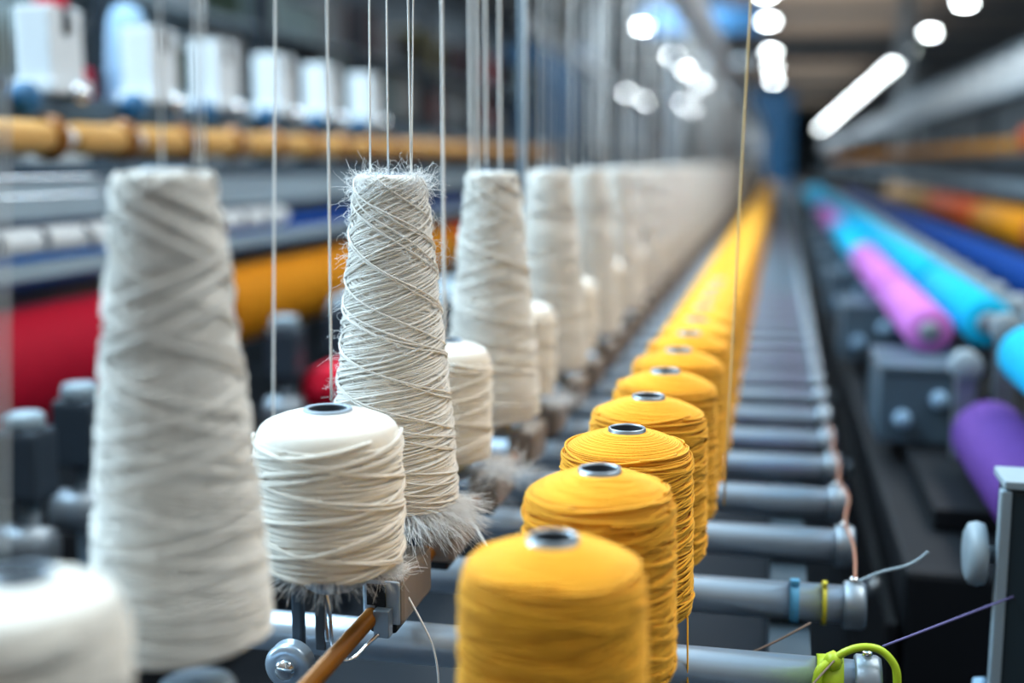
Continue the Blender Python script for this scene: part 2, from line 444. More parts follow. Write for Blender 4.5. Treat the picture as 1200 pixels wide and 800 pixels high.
# ------------------------------------------------------------------ white row: brackets, rod, clip
t = thing('spindle_rod', 'amber brown rod under the white bobbins, running to the lower left', 'rod', (-.357, 0, -.416))
obj('rod', MB().cyl((0, .45, 0), (0, 27, 0), .0080, 16), AMBER, t)
def bracket(y, lab, block=True, far=False):
    """a seat under the package and the moulded block that follows it on the rod"""
    t = thing('spindle_bracket', lab, 'bracket', (XW, y, -.385), 'beige brackets under the white row')
    obj('package_seat', MB().lathe([(.001, .0145), (.018, .0145), (.024, .019), (.026, .023), (.026, .034), (.024, .0375), (.001, .0375)], 28), STEELD, t)
    if block: obj('seat_arm', MB().box((.013, .040, .013), (.018, .064, .010), rz=-.25), STEELD, t, bevel=.002)
    else: obj('seat_stem', MB().cyl((0, 0, .010), (0, 0, -.030), .005, 12), STEELD, t)
    if far or not block: obj('rod_clamp', MB().box((.011, 0, -.027), (.028, .018, .016)), STEELD, t, bevel=.002)
    if block:
        obj('block', MB().box((.026, .108, -.018), (.040, .098, .048)), BEIGE, t, bevel=.006)
        obj('block_base', MB().box((.024, .108, -.046), (.026, .085, .012)), BLACK, t, bevel=.003)
        obj('link', MB().box((.026, .163, -.018), (.024, .020, .030)), BLACK, t, bevel=.003)
    return t
pk = sorted(cone_y + bob_y)
labs = {.95: 'beige bracket with chrome clip under the front white bobbin'}
br0 = None
for i, y in enumerate(pk):
    if i < 10:
        nm = 'beige bracket under the %s white package of the row' % ORD[i]
        br0 = bracket(y, labs.get(y, nm), i >= 2)
        if i == 2:
            obj('face_plate', MB().box((.026, .0575, -.018), (.036, .004, .042)), STEEL, br0, bevel=.004)
            obj('slot', MB().box((.022, .0548, -.010), (.018, .003, .020)).box((.026, .0545, -.020), (.010, .003, .012)), BLACK, br0)
            obj('clip_plate', MB().box((.030, .049, -.034), (.015, .012, .026)), STEELD, br0, bevel=.001)
    elif i == 10: br0 = bracket(y, 'dark blurred bracket under the far packages of the white row', far=True)
    else: dup(br0, (XW, y, -.385), br0['label'])
def spline(P, k=8):
    P = np.asarray(P, float); n = len(P); out = []
    for i in range(n - 1):
        p0, p1, p2, p3 = P[max(i - 1, 0)], P[i], P[i + 1], P[min(i + 2, n - 1)]
        for u in np.linspace(0, 1, k, endpoint=False):
            out.append(.5 * ((2 * p1) + (-p0 + p2) * u + (2 * p0 - 5 * p1 + 4 * p2 - p3) * u * u + (-p0 + 3 * p1 - 3 * p2 + p3) * u ** 3))
    out.append(P[-1]); return np.array(out)
# chrome wire clip looped round the rod
t = thing('wire_clip', 'bent chrome wire clip looped around the amber rod', 'clip', (-.365, .96, -.405))
P = np.array([(-.346, .992, -.4280), (-.3535, .985, -.4345), (-.3595, .97, -.4405), (-.3656, .96, -.4415), (-.3733, .955, -.4355), (-.3765, .953, -.4206), (-.3772, .952, -.3964), (-.3800, .952, -.3800), (-.3822, .952, -.3795), (-.3812, .951, -.3959), (-.3795, .950, -.4212)]) - np.array((-.365, .96, -.405))
obj('wire', MB().tube(spline(P), .0018, 10), CHROME, t)
obj('tab', MB().box((-.0205, -.010, .002), (.0095, .003, .052)), BORE, t, bevel=.001)
# grey washers / guide wheel at the lower left
t = thing('guide_pulley', 'shiny round guide pulley at the bottom beside the amber rod', 'pulley', (-.436, .998, -.468))
obj('wheel', MB().lathe([(.006, -.010), (.019, -.010), (.023, -.006), (.018, 0), (.023, .006), (.019, .010), (.006, .010)], 32, axis='y', close=True), STEEL, t)
obj('hub', MB().lathe([(.0005, -.018), (.008, -.018), (.010, -.014), (.010, .012), (.0005, .012)], 20, axis='y'), CHROME, t)
obj('arm', MB().box((.0, .022, -.300), (.012, .010, .760)), NAVY, t, bevel=.003)
# scraps of lint between the rows
def lint_clump(loc, lab, n, seed, size):
    rng = random.Random(seed); mb = MB()
    for i in range(n):
        d = (rng.gauss(0, 1), rng.gauss(0, 1), rng.gauss(.1, .5))
        hair(mb, (rng.gauss(0, size * .25), rng.gauss(0, size * .25), abs(rng.gauss(0, size * .12))), d, rng.uniform(.4, 1.2) * size, .00028, rng, 1.2, 6)
    o = obj('lint_tuft', mb, LINT, loc=(loc[0], loc[1], loc[2] + EYE)); o['kind'] = 'stuff'
    return tag(o, lab, 'lint')
lint_clump((-.315, 1.36, -.372), 'pale tuft of lint right of the second short bobbin', 260, 1, .045)
lint_clump((-.325, 1.80, -.372), 'pale tuft of lint beside the foot of the third cone', 160, 2, .04)
lint_clump((-.330, .985, -.365), 'wisp of lint on the bracket of the front bobbin', 160, 9, .022)
o = tag(obj('yarn_scrap', MB().tube(spline([(-.03, -.03, 0), (0, 0, .012), (.03, .02, .006), (.05, .05, -.004)]), .009, 8), REDF, loc=(-.275, 1.50, -.452 + EYE)), 'crimson scrap of yarn on the bars between the rows', 'yarn scrap')
thread((-.335, 1.24, -.372), (-.21, 1.06, -.44), .0012, THREADW, 'loose white thread stretched from the brackets towards the nearest golden package', name='loose_thread')
P = spline([(-.332, 1.03, -.400), (-.3126, 1.02, -.4253), (-.3021, 1.02, -.4494), (-.2975, 1.02, -.4827), (-.299, 1.02, -.54), (-.31, 1.03, -.8), (-.31, 1.03, -1.14)])
o = obj('loose_thread', MB().tube(P - P[0], .0010, 6), THREADW, loc=(P[0][0], P[0][1], P[0][2] + EYE)); tag(o, 'fine white thread curling down from the front bracket', 'thread')

# ------------------------------------------------------------------ steel bars
bar_y = [.90, 1.10, 1.303, 1.512, 1.709, 1.904, 2.085] + [2.28 + .195 * i for i in range(125)]
def bar(y, lab, tie=False):
    t = thing('steel_bar', lab, 'bar', (0, y, -.48), 'steel cross bars under the yarn rows')
    obj('tube', MB().lathe([(.0005, -.60), (.0205, -.60), (.021, -.599), (.021, .084), (.0005, .084)], 24, axis='x'), STEEL, t)
    obj('end_collar', MB().lathe([(.0005, .082), (.0245, .082), (.0265, .084), (.0265, .102), (.0240, .106), (.016, .106), (.015, .100), (.0005, .100)], 28, axis='x'), STEELD, t)
    obj('collar_screw', MB().lathe([(.0005, .024), (.005, .024), (.005, .031), (.004, .032), (.0005, .032)], 12, c=(.093, 0, 0)), CHROME, t)
    return t
for i, y in enumerate(bar_y):
    if i == 0: bb = bar(y, 'nearest steel cross bar, under the front of the yellow row')
    else:
        l = 'blurred steel cross bar far down the ladder of bars'
        if i == 1: l = 'steel bar with the lime green tape on its end'
        elif i == 2: l = 'steel bar with blue and yellow ties near its collar'
        elif i < 10: l = '%s steel bar of the ladder, counted from the tape wrapped one' % ORD[i - 1]
        dup(bb, (0, y, -.48), l)
for x, lab in ((-.27, 'long slate rail under the bars between the two yarn rows'), (.025, 'long slate rail under the right part of the steel bars')):
    t = thing('support_rail', lab, 'rail', (x, 0, -.53), 'slate rails under the steel bars')
    obj('rail_body', MB().box((0, 13.5, 0), (.045, 26.6, .056)), SLATE, t, bevel=.003)
    for k in range(12): obj('leg', MB().box((0, .55 + 2.2 * k, -.326), (.045, .06, .588)), NAVY, t, bevel=.003)
t = thing('package_rail', 'flat grey rail carrying the golden yarn packages', 'rail', (-.127, 0, -.448))
obj('rail_body', MB().box((0, 8.2, 0), (.045, 15.9, .020)), STEELD, t, bevel=.002)
mb = MB()
for i, y in enumerate(yel_y): mb.lathe([(.0005, .0095), (.030, .0095), (.030, .0175), (.0005, .0175)], 20, c=((yel_x[i] if i < 6 else -.124) + .127, y, 0))
obj('package_seats', mb, STEELD, t, kind='stuff')
# ties, tape, cord
def tie(x, y, m, lab, w=.010, tail=None, r=.0225):
    t = thing('cable_tie', lab, 'cable tie', (x, y, -.48))
    obj('band', MB().lathe([(r - .0012, -w / 2), (r + .001, -w / 2), (r + .001, w / 2), (r - .0012, w / 2)], 28, axis='x', close=True), m, t)
    obj('buckle', MB().box((0, -.008, r + .002), (w, .009, .006)), m, t, bevel=.001)
    if tail is not None: obj('tail', MB().tube(spline(tail), .0022, 8), m if m is not THREADW else LINT, t)
    return t
tie(.030, 1.303, TIEB, 'light blue cable tie around the second steel bar', .010)
tie(.062, 1.303, TIEY, 'thin yellow tie around the steel bar near its collar', .005)
t = thing('plastic_strip', 'curved pale plastic strip sticking out from the bar collar', 'strip', (.100, 1.303, -.4515))
obj('strip', MB().tube(spline([(-.002, -.002, 0), (.02, -.002, .012), (.045, 0, .020), (.058, 0, .028), (.068, 0, .038)]), .0017, 8), GREYB, t)
t = thing('lime_tape', 'lime green tape knotted around the end of a steel bar', 'tape', (.060, 1.10, -.48))
obj('wrap', MB().lathe([(.0212, -.012), (.0232, -.012), (.0240, 0), (.0232, .012), (.0212, .012)], 28, axis='x', close=True), LIME, t)
obj('knot', MB().lathe([(.0005, -.009), (.007, -.006), (.010, 0), (.007, .006), (.0005, .009)], 14, c=(.002, -.012, .024), axis='x'), LIME, t)
obj('loop', MB().tube(spline([(0, -.014, .024), (.012, -.013, .034), (.028, -.012, .040), (.044, -.012, .038), (.056, -.014, .026), (.059, -.016, .010), (.058, -.016, -.012)]), .0038, 8), LIME, t)
obj('tail', MB().tube(spline([(0, -.014, .024), (-.010, -.022, .018), (-.012, -.026, .004), (-.008, -.027, -.012)]), .0045, 8), LIME, t)
P = spline([(.094, 1.303, -.449), (.098, 1.40, -.446), (.094, 1.512, -.447), (.102, 1.60, -.440), (.095, 1.709, -.447), (.099, 1.80, -.443), (.095, 1.904, -.447), (.098, 2.0, -.446), (.094, 2.085, -.447)])
o = obj('cord', MB().tube(P - P[0], .0021, 8), CORD, loc=(P[0][0], P[0][1], P[0][2] + EYE)); tag(o, 'rust coloured cord strung along the right ends of the bars', 'cord')

# ------------------------------------------------------------------ right machine
t = thing('spinning_machine', 'long black machine base beneath the pink and blue rolls', 'machine', (.55, 0, -1.15))
obj('body', MB().box((0, 14.2, .29), (.72, 25.0, .58)), DARK, t, bevel=.01)
obj('side_plate', MB().box((-.375, 8.0, .33), (.015, 12.6, .34)), BLACK, t)
obj('top_rail', MB().box((.0, 14.2, .60), (.60, 24.6, .035)), DARK, t, bevel=.004)
mb = MB()
def bolt(x, y, z): return MB().lathe([(.0005, -.012), (.012, -.012), (.014, -.008), (.014, .004), (.0005, .004)], 16, c=(x, y, z), axis='x')
for y in (1.85, 2.6, 3.4): obj('bolt', bolt(-.386, y, .50), STEELD, t)
def drive_box(y, lab, x=.285):
    t = thing('drive_box', lab, 'machine box', (x, y, -.535), 'grey drive boxes along the right machine')
    t.location.z = EYE - .531
    obj('housing', MB().box((0, 0, .070), (.175, .26, .137)), SLATE, t, bevel=.006)
    obj('lid', MB().box((0, 0, .1445), (.180, .27, .012)), SLATE, t, bevel=.003)
    for k, (xx, zz) in enumerate(((-.045, .050), (.020, .090), (.062, .090))):
        obj('knob', MB().lathe([(.0005, -.022), (.013, -.022), (.016, -.018), (.016, 0), (.0005, 0)], 20, c=(xx, -.130, zz), axis='y'), SKYB if k < 2 else ROYAL, t)
    return t
d0 = drive_box(2.46, 'nearest grey drive box with round knobs below the pink roll')
for i in range(1, 12):
    dup(d0, (.265, 2.46 + 1.0 * i, -.531), 'second grey drive box behind the nearest one on the right machine' if i == 1 else 'blurred drive box far along the right machine')
t = thing('control_cabinet', 'tall slate control panel at the lower right edge', 'panel', (.250, 1.33, -1.15))
obj('housing', MB().box((.105, .03, .402), (.21, .06, .803)), TEAL, t, bevel=.006)
obj('edge_strip', MB().box((-.002, .004, .402), (.012, .014, .799)), GREYB, t, bevel=.002)
obj('cap', MB().box((.105, .03, .808), (.22, .068, .010)), GREYB, t, bevel=.002)
obj('hand_wheel', MB().lathe([(.0005, -.022), (.026, -.022), (.034, -.018), (.036, -.010), (.034, -.002), (.010, .0), (.010, .016), (.0005, .016)], 28, c=(-.014, .03, .720), axis='x'), GREYB, t)
obj('lower_knob', MB().lathe([(.0005, -.012), (.014, -.012), (.016, 0), (.0005, 0)], 20, c=(-.006, .03, .56), axis='x'), SKYB, t)
def roll(name, lab, cat, loc, L, r, m, group, ends=STEELD, er=.42, rod=True):
    """a package lying along the aisle, from y=0 to L"""
    t = thing(name, lab, cat, loc, group)
    e = min(.012, r * .2)
    obj('winding', MB().lathe([(r * er, 0), (r - e, 0), (r, e), (r * 1.01, L * .5), (r, L - e), (r - e, L), (r * er, L)], 32, axis='y'), m, t)
    obj('tube_end', MB().lathe([(.0005, -.016), (r * er * .8, -.016), (r * er, -.012), (r * er, .002), (.0005, .002)], 20, axis='y'), ends, t)
    obj('tube_end', MB().lathe([(.0005, L - .002), (r * er, L - .002), (r * er, L + .012), (r * er * .8, L + .016), (.0005, L + .016)], 20, axis='y'), ends, t)
    return t
PG = 'yarn rolls on the right machine'
xp, zp, rp = .302, -.336, .047
for y0_, y1_, m, lab in ((2.50, 3.22, PINK, 'nearest orchid pink yarn roll on the right machine'), (3.32, 4.5, PINK, 'orchid pink yarn roll behind the nearest pink one'),
                        (4.6, 6.3, CYAN, 'sky blue yarn roll in line behind the pink rolls'), (6.4, 9.0, PINK, 'far small pink yarn roll beyond the sky blue one'),
                        (9.1, 14, CYAN, 'farthest pale blue roll in line with the pink rolls')):
    roll('yarn_roll', lab, 'yarn roll', (xp, y0_, zp), y1_ - y0_, rp, m, PG)
xc, zc, rc = .412, -.316, .050
for y0_, y1_, m, lab in ((1.62, 2.10, CYAN, 'bright sky blue yarn roll cut off by the right edge'), (2.50, 3.25, CYAN, 'second sky blue yarn roll from the right edge, beside the pink roll'),
                        (3.38, 5.2, CYAN, 'third sky blue yarn roll of the outer line'), (5.3, 9.2, CYAN, 'long far sky blue roll of the outer line'), (9.3, 14.5, CYAN, 'farthest sky blue roll of the outer line')):
    roll('yarn_roll', lab, 'yarn roll', (xc, y0_, zc), y1_ - y0_, rc, m, PG)
roll('yarn_roll', 'dark purple yarn roll low behind the slate control panel', 'yarn roll', (.366, 1.70, -.468), .46, .062, PURPLE, PG)
def stand(x, y, z, top, lab):
    t = thing('roll_stand', lab, 'roll stand', (x, y, z), 'stands between the rolls of the right machine')
    h = top - z
    obj('post', MB().box((0, 0, h / 2), (.035, .030, h)), STEELD, t, bevel=.003)
    obj('cradle', MB().lathe([(.0005, -.02), (.026, -.02), (.028, -.016), (.028, .016), (.026, .02), (.0005, .02)], 24, c=(0, 0, h), axis='y'), GREYB, t)
    return t
stand(.412, 2.30, -.531, -.300, 'pale grey fitting between the two near sky blue rolls')
stand(.335, 2.235, -.531, -.360, 'pale round fitting in front of the near pink roll')
MACH = [o for o in bpy.data.objects if o.name == 'spinning_machine'][0]
obj('roll_cradle', MB().box((-.128, 8.9, .694), (.022, 12.4, .156)), NAVY, MACH, bevel=.004)
obj('roll_cradle', MB().box((.14, 7.2, .682), (.022, 10.4, .126)), NAVY, MACH, bevel=.004)
# grey guide rollers, navy beam
g0 = None
for i in range(30):
    y = 2.35 + .28 * i + .003 * i * i
    lab = 'blurred grey guide roller in the row beside the sky blue rolls'
    if g0 is None:
        g0 = thing('guide_roller', lab, 'guide roller', (.535, y, -.520), 'grey guide rollers beside the sky blue rolls')
        obj('roller', MB().lathe([(.0005, .09), (.026, .09), (.040, .105), (.034, .16), (.040, .195), (.028, .215), (.0005, .222)], 18), GREYB, g0)
        obj('pin', MB().cyl((0, 0, -.0115), (0, 0, .11), .009, 10), STEELD, g0)
    else: dup(g0, (.535, y, -.520), lab)
roll('fabric_roll', 'long navy blue fabric beam along the right machine', 'fabric roll', (.690, 2.4, -.335), 10.0, .062, NAVYF, PG)
# second machine beyond
t = thing('spinning_machine', 'dark second machine with pale rail beyond the navy beam', 'machine', (1.32, 0, -1.15))
obj('body', MB().box((.05, 22, .37), (.60, 37, .74)), DARK, t, bevel=.01)
obj('rail', MB().box((-.12, 22, 1.02), (.06, 37, .055)), GREYB, t, bevel=.004)
obj('panel', MB().box((.06, 22, 1.10), (.05, 37, .10)), SLATE, t)
for k in range(12): obj('leg', MB().box((.10, 4.2 + 3.2 * k, 1.05), (.06, .06, .66)), NAVY, t)
obj('creel_rail', MB().box((-.02, 22, 1.53), (.16, 37, .03)), GREYB, t, bevel=.004)
obj('upper_rail', MB().box((.36, 22, 1.80), (.16, 37, .03)), GREYB, t, bevel=.004)
obj('bobbin_rail', MB().box((-.05, 22, 1.185), (.12, 37, .02)), SLATE, t)
for k in range(12): obj('leg', MB().box((.34, 4.2 + 3.2 * k, 1.27), (.05, .05, 1.06)), NAVY, t)
for y0_, y1_, m, lab in ((4.3, 5.85, REDF, 'dark red fabric roll at the right edge past the navy beam'), (5.95, 7.45, ORF, 'orange yellow fabric roll beyond the navy beam'),
                        (7.55, 9.7, REDOR, 'vermilion fabric roll behind the orange yellow one'), (9.8, 13.5, WOODY, 'far brownish fabric roll of the second machine')):
    roll('fabric_roll', lab, 'fabric roll', (1.18, y0_, -.315), y1_ - y0_, .088, m, 'fabric rolls of the second machine')
w0 = None
for i in range(40):
    y = 4.7 + .42 * i + .012 * i * i
    lab = 'blurred white cone standing in the long creel at upper right'
    if w0 is None:
        w0 = thing('creel_cone', lab, 'yarn cone', (1.28, y, .3965), 'white cones in the upper right creel')
        obj('winding', MB().lathe([(.0005, 0), (.072, 0), (.076, .008), (.050, .195), (.044, .205), (.016, .207), (.0005, .207)], 24), PALE, w0)
    else: dup(w0, (1.28, y, .3965), lab)
    if i == 0:
        v0 = thing('creel_cone', 'greyish blurred cone on the uppermost rail at the right edge', 'yarn cone', (1.68, y, .6665), 'greyish cones on the uppermost right rail')
        obj('winding', MB().lathe([(.0005, 0), (.062, 0), (.066, .008), (.044, .175), (.038, .185), (.016, .187), (.0005, .187)], 24), GREYB, v0)
    elif i < 30: dup(v0, (1.68, 4.6 + .5 * i, .6665), v0['label'])
o0 = None
for i in range(34):
    y = 6.9 + .36 * i + .012 * i * i
    lab = 'blurred ochre bobbin lying on the rail of the second machine'
    if o0 is None:
        o0 = thing('small_bobbin', lab, 'bobbin', (1.27, y, .092), 'ochre bobbins on the second machine')
        obj('winding', MB().lathe([(.0005, 0), (.030, 0), (.036, .02), (.036, .20), (.030, .22), (.0005, .22)], 18, axis='y'), WOODY, o0)
        obj('end_cap', MB().lathe([(.0005, -.03), (.040, -.03), (.044, -.02), (.044, 0), (.0005, .001)], 18, axis='y'), ORF, o0)
    else: dup(o0, (1.27, y, .092), lab)
roll('yarn_roll', 'red yarn roll with round end among ochre bobbins at right', 'yarn roll', (1.26, 6.35, .122), .30, .075, REDOR, None, ends=REDOR, er=.6)
roll('yarn_roll', 'cream yarn roll just right of the red round one', 'yarn roll', (1.27, 5.75, .112), .50, .065, WHITE, None)

# ------------------------------------------------------------------ left machine
XL = -1.5
t = thing('winding_machine', 'blue grey machine frame carrying rolls behind the left cones', 'machine', (XL, 0, -1.15))
obj('base', MB().box((-.05, 10.5, .26), (.70, 18.5, .50)), DARK, t, bevel=.01)
obj('roll_shelf', MB().box((-.28, 10.5, .80), (.25, 18.5, .05)), NAVY, t, bevel=.004)
obj('back_panel', MB().box((-.20, 10.5, .98), (.04, 18.5, .34)), SLATE, t)
obj('mid_rail', MB().box((.06, 10.5, 1.075), (.05, 18.5, .075)), GREYB, t, bevel=.004)
obj('lower_rail', MB().box((.12, 10.5, .945), (.04, 18.5, .03)), GREYB, t, bevel=.004)
obj('bobbin_rail', MB().box((.055, 10.5, 1.142), (.10, 18.5, .016)), SLATE, t, bevel=.002)
obj('rear_shelf', MB().box((-.325, 10.5, 1.235), (.25, 18.0, .05)), SLATE, t)
obj('upper_rail', MB().box((-.02, 10.5, 1.262), (.10, 18.5, .05)), SLATE, t, bevel=.004)
for k in range(7): obj('leg', MB().box((-.16, 1.8 + 2.9 * k, .62), (.05, .07, 1.24)), NAVY, t, bevel=.004)
FG = 'fabric rolls on the left machine'
for y0_, y1_, m, lab, r in ((1.72, 2.74, REDF, 'crimson fabric roll at the left edge behind the large cone', .125), (2.83, 5.05, ORF, 'long orange fabric roll behind the fuzzy cone', .105),
                           (5.12, 5.75, REDOR, 'red orange roll between second and third white cones', .105), (5.85, 9.0, ORF, 'far orange fabric roll of the left machine', .105)):
    roll('fabric_roll', lab, 'fabric roll', (XL + .05, y0_, -.41 if r > .11 else -.385), y1_ - y0_, r, m, FG)
for i, y in enumerate((1.66, 2.785, 5.085, 5.80, 9.1)):
    tag(obj('roll_bearing', MB().box((0, 0, .16), (.10, .028, .32)), NAVY, loc=(XL + .05, y, .512), bevel=.004), ['slate bearing at the near end of the crimson roll', 'slate bearing between crimson and orange rolls', 'slate bearing between orange and red orange rolls', 'slate bearing past the red orange roll', 'slate bearing at the end of the far orange roll'][i], 'bearing')
roll('fabric_roll', 'blue fabric roll above the crimson one at the left edge', 'fabric roll', (XL - .07, 1.75, -.225), 1.0, .050, BLUEF, FG)
roll('fabric_roll', 'dark blue fabric roll above the orange one', 'fabric roll', (XL - .07, 2.95, -.225), 4.0, .048, NAVYF, FG)
# white tension units with a slot
u0 = None
UL = ['white slotted unit at the upper left corner', 'second white slotted unit from the left edge', 'third white slotted unit, behind the foreground threads', 'fourth white slotted unit from the left edge']
for i, y in enumerate([2.29, 2.70, 3.04, 3.44, 3.82, 4.25]):
    lab = UL[i] if i < 4 else 'blurred white slotted unit further along the left machine'
    if u0 is None:
        u0 = thing('tension_unit', lab, 'tension unit', (XL, y, .138), 'white slotted units on the left machine')
        mb = MB()
        mb.box((0, -.036, .105), (.085, .046, .150)).box((0, .042, .105), (.085, .034, .150)).box((.0, .006, .075), (.085, .040, .090)).box((0, 0, .016), (.105, .140, .030))
        obj('housing', mb, PALE, u0, bevel=.006)
        obj('notch_shade', MB().box((.004, .006, .154), (.060, .034, .050)), BLACK, u0)  # added black plate stands in for shade in the notch
        obj('foot_knob', MB().lathe([(.0005, .0), (.018, .0), (.022, .01), (.022, .02), (.0005, .03)], 16, c=(.066, -.02, .004), axis='x'), CHROME, u0)
    else: dup(u0, (XL, y, .138), lab)
q0 = None
for i in range(20):
    y = 1.95 + .27 * i
    lab = 'blurred ochre bobbin lying along the left machine rail' if i > 2 else ['ochre bobbin at the left edge below the first white unit', 'second ochre bobbin from the left edge', 'third ochre bobbin from the left edge'][i]
    if q0 is None:
        q0 = thing('small_bobbin', lab, 'bobbin', (XL + .08, y, .048), 'ochre bobbins on the left machine')
        obj('winding', MB().lathe([(.0005, 0), (.026, 0), (.033, .02), (.033, .17), (.026, .19), (.0005, .19)], 20, axis='y'), WOODY, q0)
        obj('flange', MB().lathe([(.0005, .19), (.046, .19), (.046, .205), (.0005, .205)], 20, axis='y'), AMBER, q0)
        obj('core_end', MB().lathe([(.0005, -.03), (.018, -.03), (.020, -.02), (.020, .001), (.0005, .001)], 16, axis='y'), PALE, q0)
    else: dup(q0, (XL + .08, y, .048), lab)
p0 = None
for i in range(9):
    y = 1.9 + .145 * i
    lab = 'white plastic sleeve in the row under the left ochre bobbins'
    if p0 is None:
        p0 = thing('plastic_sleeve', lab, 'sleeve', (XL + .12, y, -.160), 'white sleeves under the ochre bobbins')
        obj('sleeve', MB().lathe([(.016, 0), (.024, 0), (.026, .004), (.026, .116), (.024, .12), (.016, .12)], 20, c=(0, 0, 0), axis='y', close=True), PALE, p0)
        p0.location.z = -.148 + EYE
    else: dup(p0, (XL + .12, y, -.148), lab)
k0 = None
for i in range(6):
    lab = ['royal blue knob above the first ochre bobbin at the left edge', 'royal blue knob between first and second white units'][i] if i < 2 else 'blurred royal blue knob on the left machine'
    y = [2.12, 2.53, 2.88, 3.26, 3.65, 4.05][i]
    if k0 is None:
        k0 = thing('blue_knob', lab, 'knob', (XL + .032, y, .125), 'royal blue knobs on the left machine')
        obj('knob', MB().lathe([(.0005, 0), (.026, 0), (.032, .008), (.032, .030), (.024, .040), (.0005, .042)], 20, axis='x'), ROYAL, k0)
        k0.location.z = .125 + EYE
    else: dup(k0, (XL + .032, y, .125), lab)
# wire stays of the left machine
for i, (z, x) in enumerate(((-.028, -1.33), (-.062, -1.33))):
    tag(obj('stay_wire', MB().cyl((0, 0, 0), (0, 1.4, 0), .0022, 6), CHROME, loc=(x, 1.6, z + EYE)), ['upper thin wire stay at the left edge', 'lower thin wire stay at the left edge'][i], 'wire')
# powder blue cone and crimson lamp-like holder between the white units
t = thing('yarn_cone', 'powder blue cone with rounded top between the first two white units', 'yarn cone', (-1.765, 3.06, .112))
obj('winding', MB().lathe([(.0005, 0), (.060, 0), (.064, .01), (.056, .19), (.050, .27), (.034, .305), (.0005, .315)], 28), SKYB, t)
t = thing('signal_holder', 'crimson stepped holder behind the first white unit', 'holder', (-1.895, 2.98, .112))
obj('foot', MB().box((0, .0, .07), (.09, .10, .14)), REDF, t, bevel=.01)
obj('stem', MB().box((-.02, -.04, .24), (.07, .06, .22)), REDF, t, bevel=.01)
# dark heads low at the left
h0 = None
HL = ['pale topped drive head low at the left edge', 'second pale topped drive head beside the large cone']
for i, (x, y, z) in enumerate(((-1.1, 1.56, -.395), (-1.1, 1.71, -.378), (-1.06, 2.45, -.36), (-1.06, 2.8, -.36), (-1.06, 4.0, -.36))):
    lab = HL[i] if i < 2 else ['drive head under the orange roll left of the thread', 'drive head under the orange roll by the fuzzy cone', 'far drive head under the orange roll'][i - 2]
    if h0 is None:
        h0 = thing('drive_unit', lab, 'drive head', (x, y, z), 'drive heads of the left machine')
        obj('body', MB().box((0, 0, -.06), (.10, .09, .12)), NAVY, h0, bevel=.012)
        obj('cap', MB().lathe([(.0005, 0), (.040, 0), (.042, .006), (.042, .018), (.036, .024), (.0005, .026)], 20), GREYB, h0)
        obj('column', MB().cyl((0, 0, -.12), (0, 0, -.82), .022, 14), SLATE, h0)
        h0.scale = (.72, .72, (EYE + z) / .82)
        obj('motor', MB().lathe([(.0005, -.06), (.034, -.06), (.038, -.05), (.038, .06), (.0005, .06)], 18, c=(.0, -.02, -.20), axis='x'), STEELD, h0)
    else:
        h = dup(h0, (x, y, z), lab)
        h.scale = (.72, .72, min(1.0, (EYE + z) / .82))
t = thing('machine_cabinet', 'slate cabinet with pale top below the orange roll', 'cabinet', (-1.03, 3.35, -1.15))
obj('body', MB().box((0, 0, .38), (.30, .55, .76)), NAVY, t, bevel=.01)
obj('top', MB().box((0, 0, .775), (.31, .57, .03)), GREYB, t, bevel=.004)
o = roll('yarn_roll', 'small crimson roll low behind the front bobbin thread', 'yarn roll', (-.98, 2.45, -.50), .2, .05, REDF, None, ends=REDF)
tag(obj('slanted_pipe', MB().cyl((0, 0, 0), (.135, 4.06, -.27), .066, 20), PALE, loc=(-2.1, 10.0, 1.15 + EYE)), 'slanted white pipe behind the veil of threads', 'pipe')
for k, (u, nm) in enumerate(((.08, 'near'), (.92, 'far'))):
    z = 1.15 - .27 * u - .071 + EYE
    tag(obj('pipe_post', MB().box((0, 0, z / 2), (.05, .05, z)), NAVY, loc=(-2.1 + .135 * u, 10.0 + 4.06 * u, 0)), 'post holding the %s end of the slanted pipe' % nm, 'post')

# ------------------------------------------------------------------ storage racks far left
rng = random.Random(5)
CM = dict(teal=mat('teal_grey_box', (.26, .36, .38), .7), green=mat('dark_green_box', (.030, .055, .035), .7), grey=mat('grey_box', (.30, .33, .36), .7), dark=mat('charcoal_box', (.03, .032, .036), .7),
          white=mat('pale_box', (.62, .65, .66), .7), red=mat('red_box', (.35, .02, .03), .7), pink=mat('salmon_box', (.62, .26, .24), .7), yel=mat('mustard_box', (.34, .27, .04), .7), blue=mat('blue_box', (.05, .15, .33), .7), maroon=mat('maroon_box', (.10, .03, .04), .7))
CN = dict(teal='teal grey', green='dark green', grey='grey', dark='charcoal', white='pale', red='red', pink='salmon pink', yel='mustard', blue='blue', maroon='maroon')
LEV = [-.65, -.10, .34, .78]
bay = 0
seen = {}
picks = {(0, 2): ['teal', 'green', 'teal'], (0, 3): ['grey', 'green', 'dark'], (1, 2): ['dark', 'green', 'white'], (1, 3): ['teal', 'grey', 'green'], (2, 2): ['grey', 'dark', 'teal'], (2, 3): ['teal', 'teal', 'grey'],
         (3, 2): ['dark', 'teal', 'white'], (3, 3): ['maroon', 'grey', 'dark'], (4, 2): ['pink', 'grey', 'white'], (4, 3): ['yel', 'dark', 'maroon'], (5, 2): ['white', 'red', 'grey'], (5, 3): ['grey', 'red', 'dark']}
